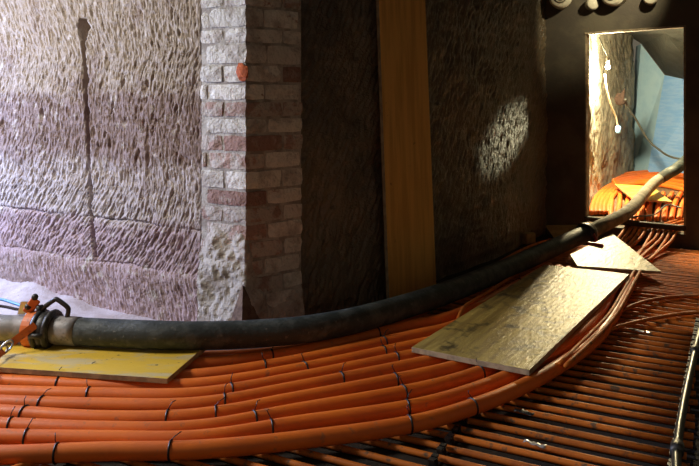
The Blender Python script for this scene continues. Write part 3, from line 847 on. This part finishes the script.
# ------------------------------------------------------------------ pipe stubs at the top of the end wall
def on_end(x, y):
    p = on_line(P_END, P_END + EDIR, x); return Vector((p.x, p.y, zat(p, y)))
def stub(x, y, rpx, ln, label, dirv, core=True):
    p = on_end(x, y); r = rpx / F * p.y
    d = dirv.normalized()
    e = empty('pipe_stub', p - z_ * r, label, 'pipe', 'pipe stubs above the doorway')
    mk('sleeve', *tube([p - d * .03, p + d * ln * .55, p + d * ln * .57, p + d * ln * .75, p + d * ln * .77, p + d * ln, p + d * (ln + .008)], [r, r, r * 1.05, r * 1.05, r, r * .97, r * .8], 24), M['stub'], e, True)
    if core:
        mk('end_cap', *tube([p + d * (ln + .006), p + d * (ln + .012), p + d * (ln + .014)], [r * .62, r * .6, r * .5], 20), M['end_wall'], e, True)
        mk('cap_ring', *ring_along(p + d * (ln + .011), d, r * .45, .006, 18, 6), M['stub'], e, True)
stub(562, -1, 10.5, .16, 'large pale pipe stub with ringed end, leftmost above the doorway', -UEND + EDIR * .25)
stub(617, -5, 11.5, .12, 'large brown-shadowed pipe stub, third from left above the doorway', -UEND - EDIR * .1)
stub(592, 4.5, 6.0, .08, 'small pale pipe stub with split end, second from left above the doorway', -UEND + EDIR * .5, False)
stub(651, -1, 6.5, .10, 'small pale pipe stub, rightmost above the doorway', -UEND + EDIR * .2, False)

# ------------------------------------------------------------------ the next room
NF = SILL - .02
j0 = D_L + UEND * T_END
NL1 = G(605.5, 186.5, SILL); NL2 = G(634, 171, SILL)
wl_start = j0 - EDIR * .02 - UEND * .02
V, Fc = [], []
def h_next(nu, nv, res):
    return smooth_noise(nu, nv, res, .3, .025, 61) + smooth_noise(nu, nv, res, .09, .012, 62) + smooth_noise(nu, nv, res, .04, .007, 63)
nl_n = Vector((NL1.y - wl_start.y, -(NL1.x - wl_start.x), 0)).normalized()
rock_sheet('wall_next_left', [wl_start - nl_n * .10, Vector((NL1.x, NL1.y, 0)) - nl_n * .02, Vector((NL2.x, NL2.y, 0)), Vector((NL2.x + .12, NL2.y + 1.1, 0))], NF - .1, 2.9, .02, h_next, M['next_rock'], smooth=True, label='pale rough rock wall of the room behind the doorway')
# its floor and roof
V, Fc = hexa([D_L + n_ + z_*(NF-.1), D_R + n_ + z_*(NF-.1) + EDIR * 3, Vector((9, 12.5, NF-.1)), Vector((2.5, 12.5, NF-.1))], [D_L + n_ + z_*NF, D_R + n_ + z_*NF + EDIR * 3, Vector((9, 12.5, NF)), Vector((2.5, 12.5, NF))])
struct('floor_next', V, Fc, mat('next_floor', (.20, .12, .06), .9, col2=(.12, .07, .04), scale=8), label='brown floor of the room behind the doorway')
# white-blue sheeted corner
dA, dB, dC = 11.6, 11.1, 10.4
def at(x, y, d): return Vector(((x - CX) / F * d, d, H - (y - HY) / F * d))
A0, A1 = at(632, 172, dA), at(641.5, 44, dA)
B0, B1 = at(648, 172, dB), at(665, 75, dB)
Cc0, Cc1 = at(706, 176, dC), at(706, 84, dC)
bkv = Vector((.12, .5, 0))
V = [A0, B0, B1, A1, A0 + bkv, A1 + bkv, B0 + bkv, B1 + bkv]
struct('wall_sheet_left', [A0, B0, B0 + bkv, A0 + bkv, A1, B1, B1 + bkv, A1 + bkv], hexa([0]*4, [0]*4)[1], M['white_sheet'], label='pale greenish white sheet lining the back corner of the next room')
struct('wall_sheet_right', [B0, Cc0, Cc0 + bkv, B0 + bkv, B1, Cc1, Cc1 + bkv, B1 + bkv], hexa([0]*4, [0]*4)[1], M['blue_sheet'], label='large light blue sheet wall in the next room')
# dark sloping rock ceiling over it
N0 = D_L + n_ - EDIR * .6 + z_ * 2.45; N1 = D_L.lerp(D_R, .55) + n_ + z_ * 2.35; N2 = D_R + n_ + EDIR * 2.5 + z_ * 2.2
lift = z_ * .01
top_pts = [N0, N1, N2, Cc1 - Vector((0, .05, 0)) + Vector((.8, 0, 0)), Cc1 - Vector((0, .03, 0)), B1 - Vector((0, .03, 0)), A1 - Vector((0, .03, 0)), Vector((NL2.x - .1, NL2.y, 2.25)), Vector((wl_start.x - .4, NL1.y, 2.4))]
cen = sum(top_pts, Vector()) / len(top_pts) + z_ * .05
V = top_pts + [cen] + [p + z_ * .8 for p in top_pts]
m_ = len(top_pts)
Fc = [(i, m_, (i + 1) % m_) for i in range(m_)] + [(i, (i + 1) % m_, m_ + 1 + (i + 1) % m_, m_ + 1 + i) for i in range(m_)] + [tuple(m_ + 1 + i for i in range(m_))]
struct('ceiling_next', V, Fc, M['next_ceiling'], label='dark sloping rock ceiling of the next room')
# right wall of the next room, outside the view
V, Fc = box((6.3, 9.2, 1.2), (.1, 0, 0), (0, 3.2, 0), (0, 0, 1.6))
struct('wall_next_right', V, Fc, M['next_rock'], label='rock wall closing the next room on the right')

# yellow board on the pipes in the next room
zz = SILL + .09
board('formwork_board', [G(633, 198.5, zz), G(673, 201.5, zz), G(652, 186, zz), G(615, 184, zz)], .02, M['yellow_board'], 'bright yellow board on the floor of the room behind the doorway')

# pipes over the sill
rs = .0135
lefts = [591, 595, 599, 603, 607.5]
ORD = ['leftmost', 'second from left', 'third from left', 'fourth from left', 'fifth from left', 'fifth from right', 'fourth from right', 'third from right', 'second from right', 'rightmost']
lab_next = {'c': 'thin pipes coming over the door sill beside the hose', 'r': 'thin pipes crossing the door sill at its right end', 'l': 'thin orange pipe on the floor just inside the left jamb of the doorway'}
spots = [(627, 'c'), (632, 'c'), (637, 'c'), (642, 'c'), (647, 'c'), (655, 'r'), (660.5, 'r'), (666, 'r'), (671.5, 'r'), (677, 'r')]
for i, (x, kd) in enumerate(spots):
    yb_ = 222.5 + (x - 627) * .05
    ps = on_line(P_END, P_END + EDIR, x)
    s_front = Vector((ps.x, ps.y, SILL + rs + .002)) - UEND * .02
    s_back = s_front + UEND * (T_END + .05)
    fl = s_front - UEND * .60 - EDIR * random.uniform(-.02, .05); fl.z = .016 + .004
    fl2 = fl - UEND * .25; fl2.z = fl.z
    md = s_front - UEND * .20; md.z = SILL * .72
    far = s_back + UEND * .5 - EDIR * (.10 if kd == 'c' else -.05) + EDIR * random.uniform(-.03, .03); far.z = NF + rs + .002
    far2 = far + UEND * 1.1 - EDIR * (.25 if kd == 'c' else -.3); far2.z = NF + rs + .002
    pipe_on('sill_pipe', [fl2, fl, md, s_front, s_back, far, far2], rs, M['thin_orange'], sides=10, label=ORD[i if kd == 'c' else i - 5] + ' of five ' + lab_next[kd], category='pipe', group={'c': 'pipes over the middle of the door sill', 'r': 'pipes over the right end of the door sill'}[kd])
for i, x in enumerate(lefts):
    p = [G(x + 1, 213, NF + .03), G(x + 2, 205, NF + .03), G(x + 7, 195, NF + .03), G(x + 18, 186, NF + .03), G(x + 34, 181, NF + .03), G(x + 60, 178, NF + .03), G(x + 95, 178 , NF + .03)]
    p = [q + Vector((0, 0, 0)) for q in p]
    pipe_on('bent_pipe', p, .024, M['orange'], sides=12, label=ORD[i] + ' of the five orange pipes bending away inside the left door jamb', category='pipe', group='bent pipes inside the doorway')
for i in range(6):
    y = 172 + i * 2.3
    p = [G(612 + i * 1.5, y + 7, NF + .035), G(624, y + 2.5, NF + .035), G(645, y, NF + .035), G(670, y - 1 + i * .8, NF + .035), G(700, y + i * 2, NF + .035)]
    pipe_on('bent_pipe', p, .03, M['orange'], sides=12, label=['farthest', 'second farthest', 'third farthest', 'third nearest', 'second nearest', 'nearest'][i] + ' of the orange pipes sweeping across the back of the next room', category='pipe', group='far pipes in the next room')
for i in range(10):
    x = 612 + i * 7.5
    p = [G(x, 219, NF + .03), G(x - 1 + i * .3, 211, NF + .03), G(x + i * .5, 202, NF + .028), G(x + i * 1.2, 193, NF + .028)]
    pipe_on('bent_pipe', p, .026, M['orange'], sides=12, label=ORD[i] + ' of the ten orange pipes lying just beyond the threshold beam', category='pipe', group='pipes just beyond the sill')
# dark cable looping over the pipes
pipe_on('cable', [G(622, 220, NF + .08), G(637, 216.5, NF + .09), G(655, 214.5, NF + .09), G(668, 205, NF + .09), G(682, 208, NF + .08)], .008, M['grey_cable'], sides=8, label='dark cable looping over the pipes behind the door sill', category='cable')

# lamp on the rock wall of the next room
lp = Vector(LAMP)
lm = empty('site_lamp', lp - z_ * .05, 'glowing bare site lamp hung on the left wall of the next room', 'lamp')
bm = bmesh.new(); bmesh.ops.create_uvsphere(bm, u_segments=18, v_segments=12, radius=.03)
V = [v.co + lp for v in bm.verts]; Fc = [tuple(q.index for q in f.verts) for f in bm.faces]; bm.free()
bo = mk('bulb', V, Fc, M['bulb'], lm, True); bo.visible_shadow = True
mk('lamp_socket', *tube([lp + z_ * .035, lp + z_ * .05, lp + z_ * .11, lp + z_ * .12], [.018, .022, .02, .008], 14), M['dark_hole'], lm, True)
wall_pt = at(601, 60, 8.75)
mk('lamp_cord', *tube(catmull([lp + z_ * .12, lp + z_ * .22 - EDIR * .05, lp + z_ * .35 - EDIR * .10], 6), .006, 8), M['grey_cable'], lm, True)
# cord and plug
cpts = [at(605, 74, 8.35), at(607, 88, 8.4), at(611, 104, 8.5), at(616, 116, 8.6), at(618.5, 127, 8.65)]
cd = empty('hanging_cord', cpts[-1], 'thin pale cord with a blue plug hanging below the lamp', 'cable')
cdp = catmull(cpts, 6)
mk('cord', *tube(cdp, .011, 8), M['stub'], cd, True)
mk('plug', *tube([cdp[-1] + z_ * .02, cdp[-1], cdp[-1] - z_ * .06, cdp[-1] - z_ * .08], [.015, .032, .032, .02], 12), M['blue_sheet'], cd, True)
# rag/box and cable
rgc = at(620.5, 99, 9.3)
bm = bmesh.new(); bmesh.ops.create_icosphere(bm, subdivisions=3, radius=.07)
for v in bm.verts:
    s = 1 + .45 * mnoise.noise(v.co * 14)
    v.co = Vector((v.co.x * s, v.co.y * s * .6, v.co.z * s * 1.1))
    if v.co.x > .02 and v.co.z > .02: v.co += Vector((.06, 0, .14)) * min(1, (v.co.z - .02) / .06)
V = [v.co + rgc for v in bm.verts]; Fc = [tuple(q.index for q in f.verts) for f in bm.faces]; bm.free()
mk('rag', V, Fc, M['rag'], None, True, label='small brown rag bundle tied to the wall behind the doorway', category='rag')
pipe_on('cable', [rgc + Vector((.05, -.05, 0)), at(628, 106, 9.4), at(638, 122, 9.6), at(648, 139, 9.7), at(660, 150, 9.7), at(672, 157, 9.7), at(690, 160, 9.6)], .014, M['grey_cable'], sides=8,
        label='dark grey cable sagging from the brown rag across the blue sheet', category='cable')

# ------------------------------------------------------------------ small debris on the floor pipes
for i, (x, y, lab) in enumerate(((537, 446, 'crumpled pale plastic scrap on the thin pipes at the lower centre'), (526, 414, 'small dark plastic scrap on the thin pipes beside the thick bundle'), (645, 333, 'small dusty scrap on the thin pipes below the curling pipes'))):
    p = G(x, y, .004)
    V, Fc = [], []
    nx, ny = 9, 4
    for a in range(nx):
        for b in range(ny):
            q = p + Vector((.75, -.6, 0)) * ((a - nx/2) * .011) + Vector((.5, .7, 0)) * ((b - ny/2) * .009)
            V.append(q + z_ * (.006 + .016 * abs(mnoise.noise(Vector((a * .7 + i * 9, b * .9, 0))))))
    for a in range(nx - 1):
        for b in range(ny - 1): Fc.append((a*ny+b, (a+1)*ny+b, (a+1)*ny+b+1, a*ny+b+1))
    o = mk('plastic_scrap', V, Fc, M['film'] if i != 1 else M['rail'], None, True, label=lab, category='scrap', group='scraps on the floor')
    sm = o.modifiers.new('solid', 'SOLIDIFY'); sm.thickness = .0015
print('thin pipes', thin_n)
